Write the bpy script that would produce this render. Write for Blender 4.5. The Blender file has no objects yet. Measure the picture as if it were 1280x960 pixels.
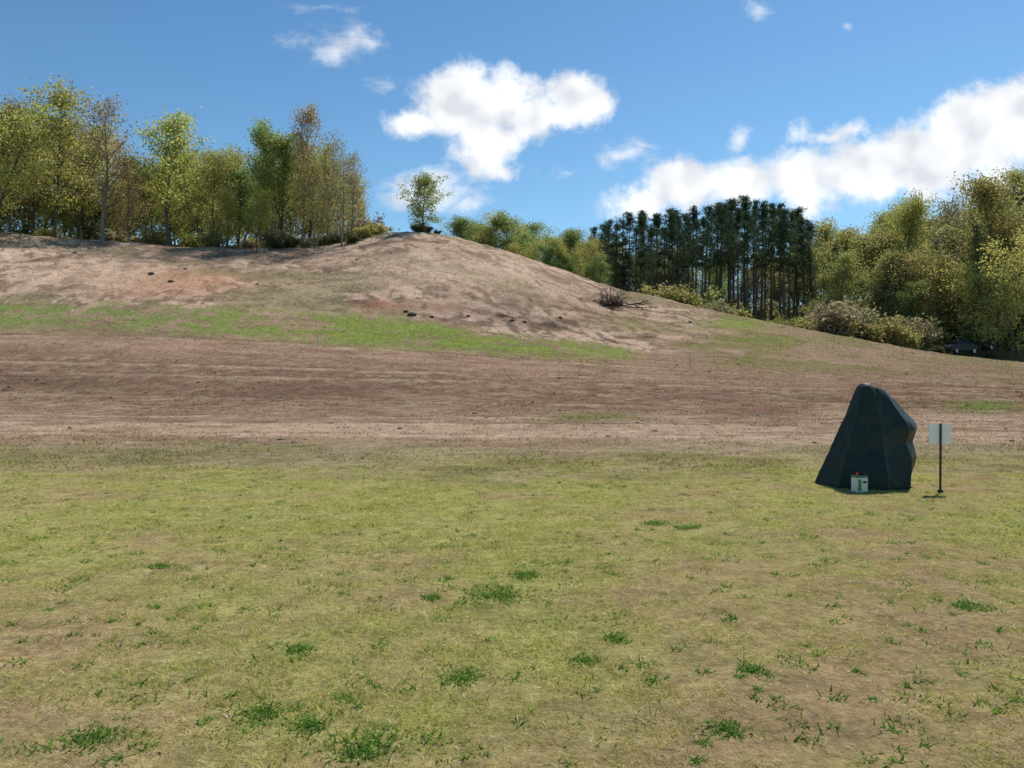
import bpy, bmesh, math, random
import numpy as np
from mathutils import Vector, Matrix
rng=np.random.default_rng(7); random.seed(7)
sc=bpy.context.scene
coll=sc.collection
F=940.0; HZ=470.0; CH=1.6

# ------------------------------------------------------------ noise
_T=np.random.default_rng(3).random((512,512))
def vnoise(x,y,s=0):
    xi=np.floor(x).astype(np.int64); yi=np.floor(y).astype(np.int64)
    fx=x-xi; fy=y-yi; fx=fx*fx*(3-2*fx); fy=fy*fy*(3-2*fy)
    a=(xi+s*37)&511; b=(yi+s*91)&511; a1=(a+1)&511; b1=(b+1)&511
    return (_T[a,b]*(1-fx)+_T[a1,b]*fx)*(1-fy)+(_T[a,b1]*(1-fx)+_T[a1,b1]*fx)*fy
def fbm(x,y,s=0,o=4):
    r=0;amp=1;t=0
    for i in range(o):
        r=r+amp*vnoise(x*(2**i)+i*13.7,y*(2**i)+i*5.3,s+i); t+=amp; amp*=.5
    return r/t
def ss(x,e0,e1):
    t=np.clip((x-e0)/(e1-e0),0,1); return t*t*(3-2*t)

# ------------------------------------------------------------ terrain height
def IP(xs,ys): 
    return lambda p: np.interp(p,xs,ys)
L3=IP([0,200,400,640,800,900,1100,1280],[415,420,432,446,453,458,466,474])
L4=IP([0,250,450,600,700,800,900,1000,1100,1280],[380,382,393,411,424,440,440,445,453,466])
CR=IP([-200,0,100,200,300,400,440,480,520,560,620,700,760,830,900,1000,1100,1180,1280,1400],
      [276,287,298,304,309,307,300,288,287,292,308,335,356,372,389,409,429,442,455,462])
YC=IP([0,300,500,640,760,900,1050,1280],[72,74,78,80,80,74,68,62])
PX=np.arange(-900,2200,10.0); YS=np.arange(0,400,0.5)
tab=np.zeros((len(PX),len(YS)))
for i,p in enumerate(PX):
    yc=float(YC(p)); zc=CH+(HZ-CR(p))/F*yc
    z3=CH+(HZ-L3(p))/F*42; z4=CH+(HZ-L4(p))/F*49
    y2=np.interp(p,[0,1280],[495,504]); z2=CH+(HZ-y2)/F*30
    z6=zc+np.interp(p,[300,480,560,800,1150,1280],[.5,.3,-.4,-.8,-.1,0])
    z7=np.interp(p,[0,480,640,740,800,900,1000,1100,1280],[zc+1.5 if p<480 else 17.5,17,13,11,10.5,9.5,8,6.5,9])
    z8=np.interp(p,[0,480,640,850,1000,1280],[18,17,14,12,13,22])
    z9=np.interp(p,[0,480,640,850,1000,1280],[19,18,14,12,16,28])
    ky=[0,11.5,20,30,42,49,yc-2,yc+1,yc+8,106,140,200,400]
    kz=[0,0,.11,z2,z3,z4,z4+(zc-z4)*((yc-2-49)/(yc-49))+.12,zc,z6,z7,z8,z9,z9]
    tab[i]=np.interp(YS,ky,kz)
def gs(a,sig,ax):
    r=int(sig*3)+1; k=np.exp(-.5*(np.arange(-r,r+1)/sig)**2); k/=k.sum()
    pad=[(0,0),(0,0)]; pad[ax]=(r,r); b=np.pad(a,pad,mode='edge')
    return np.apply_along_axis(lambda v:np.convolve(v,k,'valid'),ax,b)
tab=gs(tab,2.0,1); tab=gs(tab,1.3,0)
def pxof(X,Y): return np.clip(640+F*X/np.maximum(Y,10.0),-890,2150)
def Hbase(X,Y):
    p=(pxof(X,Y)-PX[0])/10.0; q=np.clip(Y/0.5,0,len(YS)-1.001)
    i=p.astype(int); j=q.astype(int); fi=p-i; fj=q-j
    return (tab[i,j]*(1-fi)+tab[i+1,j]*fi)*(1-fj)+(tab[i,j+1]*(1-fi)+tab[i+1,j+1]*fi)*fj
def H(X,Y):
    X=np.asarray(X,float); Y=np.asarray(Y,float)
    h=Hbase(X,Y)
    lawn=.03*(fbm(X*.8,Y*.8,2,3)-.5)+.018*(fbm(X*5,Y*5,5,3)-.5)
    d=ss(Y,13,18); hill=ss(Y,46,54)
    dirt=.07*(fbm(X*.35,Y*.7,8,4)-.5)+.06*(fbm(X*2.2,Y*2.4,9,4)-.5)
    ero=.6*(fbm(X*.22,Y*.22,11,5)-.5)+.30*(fbm(X*1.1,Y*.6,15,4)-.5)
    return h+lawn+d*dirt+hill*ero*(0.45+.55*ss(X,25,0))
def H1(x,y): return float(H(np.array([x]),np.array([y]))[0])

# ------------------------------------------------------------ mesh helpers
def mk(name,V,Fc,cols=None,smooth=False,attr=None):
    V=np.asarray(V,np.float32); Fc=np.asarray(Fc,np.int32)
    me=bpy.data.meshes.new(name); k=Fc.shape[1]
    me.vertices.add(len(V)); me.vertices.foreach_set('co',V.ravel())
    me.loops.add(Fc.size); me.loops.foreach_set('vertex_index',Fc.ravel())
    me.polygons.add(len(Fc)); me.polygons.foreach_set('loop_start',np.arange(0,Fc.size,k,dtype=np.int32))
    if smooth: me.polygons.foreach_set('use_smooth',np.ones(len(Fc),bool))
    me.update(calc_edges=True)
    if cols is not None:
        c=np.ones((len(V),4),np.float32); c[:,:3]=cols
        a=me.attributes.new('col','FLOAT_COLOR','POINT'); a.data.foreach_set('color',c.ravel())
    if attr is not None:
        a=me.attributes.new('rnd','FLOAT','POINT'); a.data.foreach_set('value',np.asarray(attr,np.float32))
    return me
def ob(name,me,parent=None,mat=None):
    o=bpy.data.objects.new(name,me); coll.objects.link(o)
    if parent: o.parent=parent
    if mat is not None and me is not None and len(me.materials)==0: me.materials.append(mat)
    return o
def tag(o,label,cat,group=None):
    o['label']=label; o['category']=cat
    if group: o['group']=group
def lin(c):
    c=np.asarray(c,float)/255.0
    return np.where(c<=.04045,c/12.92,((c+.055)/1.055)**2.4)

# ------------------------------------------------------------ materials
def newmat(name):
    m=bpy.data.materials.new(name); m.use_nodes=True; nt=m.node_tree; nt.nodes.clear()
    return m,nt,nt.nodes,nt.links
def simple(name,rgb,rough=.6,metal=0,nscale=30,namp=.25,bump=.1,spec=.4,sheen=0):
    m,nt,N,L=newmat(name)
    out=N.new('ShaderNodeOutputMaterial'); b=N.new('ShaderNodeBsdfPrincipled')
    b.inputs['Roughness'].default_value=rough; b.inputs['Metallic'].default_value=metal
    b.inputs['Specular IOR Level'].default_value=spec
    if sheen: b.inputs['Sheen Weight'].default_value=sheen
    tc=N.new('ShaderNodeTexCoord'); n=N.new('ShaderNodeTexNoise'); n.inputs['Scale'].default_value=nscale; n.inputs['Detail'].default_value=5
    L.new(tc.outputs['Object'],n.inputs['Vector'])
    r=N.new('ShaderNodeMapRange'); r.inputs['To Min'].default_value=1-namp; r.inputs['To Max'].default_value=1+namp
    L.new(n.outputs['Fac'],r.inputs['Value'])
    mx=N.new('ShaderNodeVectorMath'); mx.operation='SCALE'; mx.inputs[0].default_value=rgb
    L.new(r.outputs[0],mx.inputs['Scale']); L.new(mx.outputs[0],b.inputs['Base Color'])
    bp=N.new('ShaderNodeBump'); bp.inputs['Strength'].default_value=bump; bp.inputs['Distance'].default_value=.02
    L.new(n.outputs['Fac'],bp.inputs['Height']); L.new(bp.outputs[0],b.inputs['Normal'])
    L.new(b.outputs[0],out.inputs[0]); return m
def leafmat(name,c1,c2,trans=.5):
    m,nt,N,L=newmat(name)
    out=N.new('ShaderNodeOutputMaterial'); d=N.new('ShaderNodeBsdfDiffuse'); t=N.new('ShaderNodeBsdfTranslucent'); mix=N.new('ShaderNodeMixShader')
    at=N.new('ShaderNodeAttribute'); at.attribute_name='rnd'
    oi=N.new('ShaderNodeObjectInfo')
    cr=N.new('ShaderNodeMix'); cr.data_type='RGBA'
    cr.inputs['A'].default_value=(*c1,1); cr.inputs['B'].default_value=(*c2,1); L.new(at.outputs['Fac'],cr.inputs['Factor'])
    hs=N.new('ShaderNodeHueSaturation')
    mr=N.new('ShaderNodeMapRange'); mr.inputs['To Min'].default_value=.480; mr.inputs['To Max'].default_value=.522; L.new(oi.outputs['Random'],mr.inputs['Value'])
    m2=N.new('ShaderNodeMath'); m2.operation='MULTIPLY'; m2.inputs[1].default_value=7.31; L.new(oi.outputs['Random'],m2.inputs[0])
    m3=N.new('ShaderNodeMath'); m3.operation='FRACT'; L.new(m2.outputs[0],m3.inputs[0])
    m4=N.new('ShaderNodeMapRange'); m4.inputs['To Min'].default_value=.82; m4.inputs['To Max'].default_value=1.18; L.new(m3.outputs[0],m4.inputs['Value'])
    L.new(mr.outputs[0],hs.inputs['Hue']); L.new(m4.outputs[0],hs.inputs['Value']); L.new(cr.outputs['Result'],hs.inputs['Color'])
    L.new(hs.outputs[0],d.inputs[0]); L.new(hs.outputs[0],t.inputs[0])
    mix.inputs[0].default_value=trans; L.new(d.outputs[0],mix.inputs[1]); L.new(t.outputs[0],mix.inputs[2]); L.new(mix.outputs[0],out.inputs[0]); return m
def bladesmat(name,trans=.45):
    m,nt,N,L=newmat(name)
    out=N.new('ShaderNodeOutputMaterial'); d=N.new('ShaderNodeBsdfDiffuse'); t=N.new('ShaderNodeBsdfTranslucent'); mix=N.new('ShaderNodeMixShader')
    at=N.new('ShaderNodeAttribute'); at.attribute_name='col'
    L.new(at.outputs['Color'],d.inputs[0]); L.new(at.outputs['Color'],t.inputs[0]); mix.inputs[0].default_value=trans
    L.new(d.outputs[0],mix.inputs[1]); L.new(t.outputs[0],mix.inputs[2]); L.new(mix.outputs[0],out.inputs[0]); return m
def groundmat():
    m,nt,N,L=newmat('ground_soil_and_turf')
    out=N.new('ShaderNodeOutputMaterial'); b=N.new('ShaderNodeBsdfDiffuse'); b.inputs['Roughness'].default_value=.3
    at=N.new('ShaderNodeAttribute'); at.attribute_name='col'
    tc=N.new('ShaderNodeTexCoord')
    def noise(sc,det,rough=.6,map=None):
        n=N.new('ShaderNodeTexNoise'); n.inputs['Scale'].default_value=sc; n.inputs['Detail'].default_value=det; n.inputs['Roughness'].default_value=rough
        if map:
            mp=N.new('ShaderNodeMapping'); mp.inputs['Scale'].default_value=map; mp.inputs['Rotation'].default_value=(0,0,.07); L.new(tc.outputs['Object'],mp.inputs[0]); L.new(mp.outputs[0],n.inputs['Vector'])
        else: L.new(tc.outputs['Object'],n.inputs['Vector'])
        return n
    def rng_(n,a,b_,f0=.3,f1=.7):
        r=N.new('ShaderNodeMapRange'); r.inputs['From Min'].default_value=f0; r.inputs['From Max'].default_value=f1; r.inputs['To Min'].default_value=a; r.inputs['To Max'].default_value=b_
        L.new(n.outputs['Fac'],r.inputs['Value']); return r
    n1=noise(3.4,9,.82); n2=noise(17,5,.85); n4=noise(1.0,6,.7,(.5,1.6,1))
    rs=[rng_(n1,.66,1.56,.32,.68),rng_(n2,.66,1.52,.32,.68),rng_(n4,.92,1.18)]
    cur=rs[0].outputs[0]
    for r in rs[1:]:
        mm=N.new('ShaderNodeMath'); mm.operation='MULTIPLY'; L.new(cur,mm.inputs[0]); L.new(r.outputs[0],mm.inputs[1]); cur=mm.outputs[0]
    v=N.new('ShaderNodeVectorMath'); v.operation='SCALE'; L.new(at.outputs['Color'],v.inputs[0]); L.new(cur,v.inputs['Scale'])
    L.new(v.outputs[0],b.inputs['Color'])
    ad=N.new('ShaderNodeMath'); ad.operation='MULTIPLY_ADD'; L.new(n2.outputs['Fac'],ad.inputs[0]); ad.inputs[1].default_value=.4; L.new(n1.outputs['Fac'],ad.inputs[2])
    bp=N.new('ShaderNodeBump'); bp.inputs['Strength'].default_value=.8; bp.inputs['Distance'].default_value=.14; L.new(ad.outputs[0],bp.inputs['Height'])
    L.new(bp.outputs[0],b.inputs['Normal']); L.new(b.outputs[0],out.inputs[0]); return m

# ------------------------------------------------------------ ground colours
def mixc(a,b,t): return a*(1-t[:,None])+b*t[:,None]
def C(r,g,b): return lin([r,g,b])[None,:]
def lawn_col(X,Y):
    n=fbm(X*1.1,Y*1.1,21,4); n2=fbm(X*.3,Y*.3,22,3)
    return np.clip((n-.5)*1.8+.55+(n2-.5)*.7+.34*ss(Y,3.0,8.0)-.16,0,1)
def edgef(X,Y): return Y+7.0*(fbm(X*.22,Y*.5,52,5)-.5)+2.0*(fbm(X*1.4,Y*1.6,53,4)-.5)
def gcol(X,Y,z):
    Yp=np.maximum(Y,1.0)
    px=pxof(X,Y); py=np.where(Y>3,HZ+F*(CH-z)/Yp,1000.)
    Yw=Y+.07*X+5*(fbm(X*.045,Y*.04,30,2)-.5)*ss(Y,16,26)
    n1=fbm(X*.25,Y*.25,31,4); n2=fbm(X*1.1,Y*1.1,32,4); st=.5*fbm(X*.09,Yw*.9,33,4)+.5*fbm(X*.8,Yw*1.2,36,4); st2=fbm(X*.8,Yw*2.2,35,4); n3=fbm(X*3,Y*3.4,37,3)
    pj=py+(n1-.5)*34+(n2-.5)*14
    lg=lawn_col(X,Y)
    c=mixc(C(166,142,104)+0*X[:,None],C(164,158,94),lg)
    ed=edgef(X,Y)
    c=mixc(c,mixc(C(156,140,104)+0*c,C(126,114,80),ss(n2,.42,.62)),ss(ed,11.0,13.6)*.85)
    c=mixc(c,mixc(C(160,141,112)+0*c,C(134,124,88),ss(n1+.6*(n2-.5),.42,.62)),ss(ed,13.2,16.5))
    c=mixc(c,mixc(C(178,151,127)+0*c,C(148,122,100),ss(st,.44,.62)),ss(ed,15.5,19))
    dirt=mixc(C(122,96,79)+0*c,C(160,131,109),ss(st*.35+st2*.25+n2*.4,.42,.60))
    dirt=mixc(dirt,C(90,71,57),.65*ss(n2+.5*(st2-.5),.54,.69))
    dirt=mixc(dirt,C(160,145,112),.45*ss(n3+.6*(n1-.5),.55,.69))
    dl=py+(n1-.5)*26+(n2-.5)*8
    c=mixc(c,dirt,ss(dl,536,504))
    up=mixc(C(164,134,112)+0*c,C(136,110,90),ss(st,.42,.62))
    l3=L3(px); l4=L4(px)
    c=mixc(c,up,ss(dl,l3+36,l3+12)*ss(px,1100,700)*.85)
    rc=mixc(C(150,126,102)+0*c,C(128,118,78),ss(n1+.5*(n2-.5),.46,.64))
    c=mixc(c,rc,ss(px+(n1-.5)*160,820,960)*ss(dl,l3+12,l3-4))
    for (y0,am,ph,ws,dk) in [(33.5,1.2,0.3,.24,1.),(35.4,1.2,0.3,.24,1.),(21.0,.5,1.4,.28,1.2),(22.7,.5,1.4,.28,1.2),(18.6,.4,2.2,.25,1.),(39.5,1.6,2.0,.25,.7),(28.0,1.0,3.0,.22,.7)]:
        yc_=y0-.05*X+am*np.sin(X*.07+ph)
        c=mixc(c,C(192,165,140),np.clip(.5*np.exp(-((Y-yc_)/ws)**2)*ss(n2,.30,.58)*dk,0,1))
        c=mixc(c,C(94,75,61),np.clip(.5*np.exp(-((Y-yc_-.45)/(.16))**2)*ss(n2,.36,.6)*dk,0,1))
    sand=mixc(C(190,160,136)+0*c,C(168,139,116),ss(n1+.5*(n2-.5),.42,.66))
    sand=mixc(sand,C(206,179,154),.6*ss(fbm(X*.13,Y*.3,41,4),.5,.68))
    sand=mixc(sand,C(124,103,85),.85*ss(fbm(X*.5,Y*.9,42,5),.53,.66))
    sand=mixc(sand,C(102,84,69),.75*ss(fbm(X*1.6+Y*.4,Y*1.0,47,4),.56,.67))
    hillm=ss(pj,l4+6,l4-6)*ss(px+(n1-.5)*120,960,800)
    c=mixc(c,sand,hillm)
    ol=ss(fbm(X*.18,Y*.3,44,4)+.20*np.exp(-((px-400)/90)**2)*np.exp(-((py-365)/25)**2)+.12*ss(py,l4-45,l4),.55,.66)
    c=mixc(c,C(132,121,88),ol*.65*hillm)
    cr=CR(px)
    c=mixc(c,C(118,103,90),.75*ss(py,cr+30,cr+8)*ss(px,480,380)*ss(n2,.35,.6))  # shade of the hilltop trees painted into the soil below the left crest
    c=mixc(c,C(134,119,88),.7*ss(py,cr+36,cr+5)*ss(px,600,760)*ss(n1,.42,.6))
    pk=py+(n2-.5)*20
    l4t=l4+np.interp(px,[0,300,600,780],[0,2,3,0]); l3t=l3-np.interp(px,[0,500,790],[3,2,1])
    sm=ss(pk,l3t+7,l3t-8)*ss(pk+(n1-.5)*16,l4t-10,l4t+10)*ss(px,812,780)
    gs_=mixc(C(110,128,58)+0*c,C(138,146,76),n2)
    left=ss(px,420,120)
    gs_=mixc(gs_,C(128,134,84),left*.8)
    cov=ss(n2+.5*(n1-.5)+.4*(n3-.5),.33,.53)
    c=mixc(c,gs_,sm*np.clip(cov*.85+.12,0,1)*.94)
    sm=sm*(.2+.8*cov)
    for (x,y,rx,ry,col,a) in [(228,352,80,12,(184,138,108),.75),(180,362,50,8,(182,140,112),.5),(480,383,28,8,(154,110,90),.7),(565,386,48,7,(154,122,104),.7),(120,345,90,18,(202,170,144),.5),
         (950,512,60,5,(126,92,78),.5),(1110,490,60,4,(118,86,70),.4),(330,488,40,4,(150,114,96),.5),(40,437,60,6,(122,94,78),.4),
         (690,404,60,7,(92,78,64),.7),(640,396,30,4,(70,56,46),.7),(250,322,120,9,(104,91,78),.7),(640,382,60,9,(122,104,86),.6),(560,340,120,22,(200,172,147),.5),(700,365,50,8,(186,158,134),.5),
         (920,405,50,7,(124,134,66),.75),(960,424,60,5,(120,124,66),.6),(1232,508,45,7,(112,126,62),.7),(740,522,70,6,(116,112,70),.6),(780,405,40,10,(130,120,80),.6),
         (90,480,130,16,(106,84,68),.5),(360,492,120,14,(108,86,70),.45),
         (1200,462,90,6,(132,106,88),.5),(1000,478,110,8,(148,120,100),.5)]:
        g=np.exp(-(((px-x)/rx)**2+((py-y)/ry)**2))*np.clip(.1+1.8*(n2),0,1.4)
        c=mixc(c,C(*col),np.clip(g*a*1.3,0,1)*(Y>14))
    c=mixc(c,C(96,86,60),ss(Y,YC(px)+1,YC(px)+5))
    return c,px,py,sm,hillm

# ------------------------------------------------------------ ground mesh
ys=np.concatenate([np.linspace(-8,2,10),np.geomspace(2.2,96,640),np.geomspace(98,900,50)])
us=np.concatenate([np.linspace(-1.6,-.75,50)[:-1],np.linspace(-.75,.75,680),np.linspace(.75,1.6,50)[1:]])
YY,UU=np.meshgrid(ys,us,indexing='ij'); XX=UU*(YY+10)
Xf=XX.ravel();Yf=YY.ravel();Zf=H(Xf,Yf)
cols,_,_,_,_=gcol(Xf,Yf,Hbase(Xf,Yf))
nr,nc=len(ys),len(us)
idx=np.arange(nr*nc).reshape(nr,nc)
Q=np.stack([idx[:-1,:-1],idx[:-1,1:],idx[1:,1:],idx[1:,:-1]],-1).reshape(-1,4)
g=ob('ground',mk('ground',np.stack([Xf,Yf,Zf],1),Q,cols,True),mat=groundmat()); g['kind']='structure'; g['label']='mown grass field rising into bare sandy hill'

# ------------------------------------------------------------ grass
def blades(name,X,Y,h,w,lean,col,label,mat):
    n=len(X); z=H(X,Y)-.003; a=rng.random(n)*6.283; b=rng.random(n)*6.283
    V=np.zeros((n,3,3)); dx=np.cos(a)*w/2; dy=np.sin(a)*w/2
    V[:,0]=np.stack([X-dx,Y-dy,z],1); V[:,1]=np.stack([X+dx,Y+dy,z],1)
    V[:,2]=np.stack([X+np.cos(b)*lean*h,Y+np.sin(b)*lean*h,z+h],1)
    Fc=np.arange(n*3).reshape(n,3)
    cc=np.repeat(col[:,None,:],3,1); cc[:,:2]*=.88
    o=ob(name,mk(name,V.reshape(-1,3),Fc,np.clip(cc.reshape(-1,3),0,.92)),mat=mat); o['kind']='stuff'; o['label']=label; return o
BM=bladesmat('grass_blade',.5)
n=740000
Y=rng.uniform(1.6,18.5,n); X=rng.uniform(-1,1,n)*(Y*.80+1.0)
lg=lawn_col(X,Y)
weeds=[(620,745,.24),(575,850,.11),(325,895,.13),(730,828,.08),(110,925,.13),(370,815,.09),(455,937,.15),(385,912,.07),(910,915,.10),(820,655,.15),(200,710,.10),(655,722,.12),(1215,760,.12),(540,748,.08),(940,840,.08),(770,800,.08),(860,660,.14)]
wd=np.zeros(n)
for (a,b,r) in weeds:
    yy=1504/(b-HZ); xx=(a-640)/F*yy
    wd=np.maximum(wd,np.exp(-(((X-xx)/r)**2+((Y-yy)/(r*1.1))**2)))
nd=fbm(X*3.0,Y*3.0,51,4); nf=fbm(X*12,Y*12,54,2)
keep=rng.random(n)<np.clip(.28+.42*lg+2.6*(nd-.5)+2.2*(nf-.5),.06,1)*(1-ss(edgef(X,Y),11.2,15.8))
X=X[keep];Y=Y[keep];lg=lg[keep];wd=wd[keep];nd=nd[keep];nf=nf[keep];n=len(X)
r=rng.random(n)
pg=np.clip(.08+.50*lg+2.4*(nd-.5)+2.0*(nf-.5),.04,.90)
green=np.where((rng.random(n)<.45)[:,None],C(160,174,82),C(206,200,112))
straw=np.where((rng.random(n)<.6)[:,None],C(242,223,174),C(204,170,126))
isgr=r<pg
col=np.where(isgr[:,None],green,straw)
isw=rng.random(n)<wd*.7
col=np.where(isw[:,None],C(106,146,60),col)
col=col*rng.uniform(.55,1.3,n)[:,None]
h=rng.uniform(.008,.030,n)*(.8+.4*lg)*np.where(isgr,1.2,.8); w=rng.uniform(.002,.0048,n)*(1+.11*Y); w=np.where(isw,w*1.8,w)
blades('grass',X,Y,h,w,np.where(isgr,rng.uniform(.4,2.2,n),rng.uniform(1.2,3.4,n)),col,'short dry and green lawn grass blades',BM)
wx=[];wy=[]
for (a,b,r_) in weeds:
    yy=1504/(b-HZ); xx=(a-640)/F*yy; k=int(1500*r_)
    wx.append(xx+rng.normal(0,r_*.5,k)); wy.append(yy+rng.normal(0,r_*.45,k))
for _ in range(1000):
    yy=rng.uniform(2.5,13); xx=rng.uniform(-.75,.75)*yy; k=rng.integers(5,24); s=rng.uniform(.012,.055)
    wx.append(xx+rng.normal(0,s,k)); wy.append(yy+rng.normal(0,s,k))
X=np.concatenate(wx);Y=np.concatenate(wy);n=len(X)
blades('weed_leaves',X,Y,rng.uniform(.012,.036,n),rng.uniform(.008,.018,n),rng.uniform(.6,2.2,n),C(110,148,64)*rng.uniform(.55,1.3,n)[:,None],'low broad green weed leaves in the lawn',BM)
# far tufts on field and hill
n=340000
Y=12.5+62*rng.random(n)**.9; X=rng.uniform(-1,1,n)*(Y*.74)
zb=Hbase(X,Y); c,px,py,sm,hm=gcol(X,Y,zb)
ng=fbm(X*1.5,Y*2.5,61,4); nb=fbm(X*.3,Y*.3,63,3)
isg=(rng.random(n)<sm*.7)
dens=np.clip((ng-.47+.5*(nb-.5))*5,0.06,1)*(1-.3*hm)*np.where(py<540,.75,1)
keep=((rng.random(n)<dens)|isg)&(Y<YC(px)+1)
X=X[keep];Y=Y[keep];c=c[keep];isg=isg[keep];px=px[keep];hm=hm[keep];n=len(X)
tone=rng.random(n)
cc=np.where((tone<.40)[:,None],c*.5,np.where((tone<.66)[:,None],c*1.2,C(196,178,142)))
rg=(px>850)
cc=np.where((rg&(tone>.72))[:,None],C(136,140,82),cc)
cc=np.where(((Y<22)&(tone>.62))[:,None],C(164,162,98),cc)
cc=np.where(isg[:,None],np.where((tone<.6)[:,None],C(122,146,62),C(158,168,84)),cc)*rng.uniform(.75,1.25,n)[:,None]
hh=rng.uniform(.02,.06,n)*np.where(isg,1.2,1)*(1+Y*.006)*(1+.8*hm)
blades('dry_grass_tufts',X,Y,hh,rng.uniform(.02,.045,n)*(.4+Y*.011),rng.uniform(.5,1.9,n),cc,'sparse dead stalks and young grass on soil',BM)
n=2400; Y=rng.uniform(2.4,13,n); X=rng.uniform(-.8,.8,n)*Y
pale=C(240,232,214)*rng.uniform(.5,1.1,n)[:,None]
blades('leaf_litter',X,Y,rng.uniform(.008,.022,n),rng.uniform(.006,.018,n),rng.uniform(1,2.5,n),pale,'dry pale leaf scraps lying in the grass',BM)

# clods and stones
def rocks_mesh(name,X,Y,S,cols):
    bm=bmesh.new(); bmesh.ops.create_icosphere(bm,subdivisions=1,radius=1); bv=np.array([v.co[:] for v in bm.verts]); bf=np.array([[v.index for v in f.verts] for f in bm.faces]); bm.free()
    n=len(X); z=H(X,Y); k=len(bv)
    V=bv[None]*(1+.35*(rng.random((n,k))-.5))[:,:,None]*(S[:,None,None]*np.array([1,1,.6])*(1+.5*(rng.random((n,1,3))-.5)))
    V+=np.stack([X,Y,z],1)[:,None]
    Fc=(bf[None]+np.arange(n)[:,None,None]*k).reshape(-1,3)
    return mk(name,V.reshape(-1,3),Fc,np.repeat(cols,k,0))
n=28000; Y=17+58*rng.random(n)**.8; X=rng.uniform(-.75,.75,n)*Y
q=fbm(X*.25,Y*.6,71,4); k=rng.random(n)<np.clip((q-.45)*5,.05,1); X=X[k];Y=Y[k];n=len(X)
c,px,py,_,_=gcol(X,Y,Hbase(X,Y)); k=Y<YC(px); X=X[k];Y=Y[k];c=c[k];n=len(X)
S=rng.uniform(.010,.038,n)*(1+Y*.008)*(1+(rng.random(n)<.02)*1.2)
o=ob('soil_clods',rocks_mesh('soil_clods',X,Y,S,c*rng.uniform(.45,1.3,n)[:,None]),mat=bladesmat('clod_soil',0.0)); o['kind']='stuff'; o['label']='small clods and pebbles strewn over bare soil'

def on_slope(px,py):
    Ys=np.linspace(14,82,1400); Xs=(px-640)/F*Ys; z=Hbase(Xs,Ys); p=HZ+F*(CH-z)/Ys
    i=np.argmax(p<=py); return float(Xs[i]),float(Ys[i])
rockmat=simple('dark_rock',(.07,.06,.05),.9,nscale=6,bump=.6)
for (a,b,s) in [(515,396,.24),(507,391,.16),(540,398,.13),(585,397,.12),(190,345,.17),(214,352,.18),(232,338,.13),(640,404,.13),(655,404,.15),(322,357,.13),(95,318,.14),(862,405,.15),(700,396,.14)]:
    x,y=on_slope(a,b); bm=bmesh.new(); bmesh.ops.create_icosphere(bm,subdivisions=3,radius=1)
    for v in bm.verts:
        t=v.co.copy(); f=1+.5*(float(fbm(np.array([t.x*1.7+a]),np.array([t.y*1.7+t.z*1.3]),80,3)[0])-.5)*1.3; v.co=Vector((t.x*f*s*1.2,t.y*f*s,t.z*f*s*.65))
    me=bpy.data.meshes.new('rock'); bm.to_mesh(me); bm.free(); o=ob('rock',me,mat=rockmat); o.location=(x,y,H1(x,y)+s*.2)
    tag(o,'small dark rock lying on the sandy slope','rock','rocks on the slope')

# ------------------------------------------------------------ trees
class Geo:
    def __init__(s): s.v=[]; s.f=[]
    def tube(s,pts,rad,sides=5):
        base=len(s.v); n=len(pts)
        for i,p in enumerate(pts):
            d=(pts[min(i+1,n-1)]-pts[max(i-1,0)]).normalized()
            a=d.orthogonal().normalized() if abs(d.z)<.95 else Vector((1,0,0))
            a=(a-d*a.dot(d)).normalized(); b=d.cross(a)
            for k in range(sides):
                t=6.2832*k/sides; s.v.append(p+(a*math.cos(t)+b*math.sin(t))*rad[i])
        for i in range(n-1):
            for k in range(sides):
                k2=(k+1)%sides
                s.f.append((base+i*sides+k,base+i*sides+k2,base+(i+1)*sides+k2,base+(i+1)*sides+k))
    def mesh(s,name): return mk(name,np.array([v[:] for v in s.v]),np.array(s.f),smooth=True)
def leafmesh(name,cen,per,sigma,size,R,aspect=1.6,zsq=.75):
    cen=np.array(cen); k=len(cen)*per
    cl=np.repeat(np.arange(len(cen)),per)
    P=cen[cl]+R.normal(0,1,(k,3))*sigma*np.array([1,1,zsq])
    a=R.normal(0,1,(k,3)); a/=np.linalg.norm(a,axis=1)[:,None]; b=np.cross(a,R.normal(0,1,(k,3))); b/=np.linalg.norm(b,axis=1)[:,None]
    s=size*R.uniform(.6,1.4,k)[:,None]
    A=a*s*.5*aspect; B=b*s*.5
    V=np.stack([P-A,P+B,P+A,P-B],1).reshape(-1,3)
    tone=R.random(len(cen))[cl]*.6+R.random(k)*.4
    return mk(name,V,np.arange(k*4).reshape(k,4),attr=np.repeat(tone,4))
def wander(p,d,L,n,R,wob,up=0.):
    pts=[p.copy()]; d=d.normalized()
    for i in range(n):
        d=(d+Vector(R.normal(0,wob,3))+Vector((0,0,up))).normalized(); p=p+d*(L/n); pts.append(p.copy())
    return pts
def at(pts,t):
    q=t*(len(pts)-1); i=min(int(q),len(pts)-2); return pts[i].lerp(pts[i+1],q-i)
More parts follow.
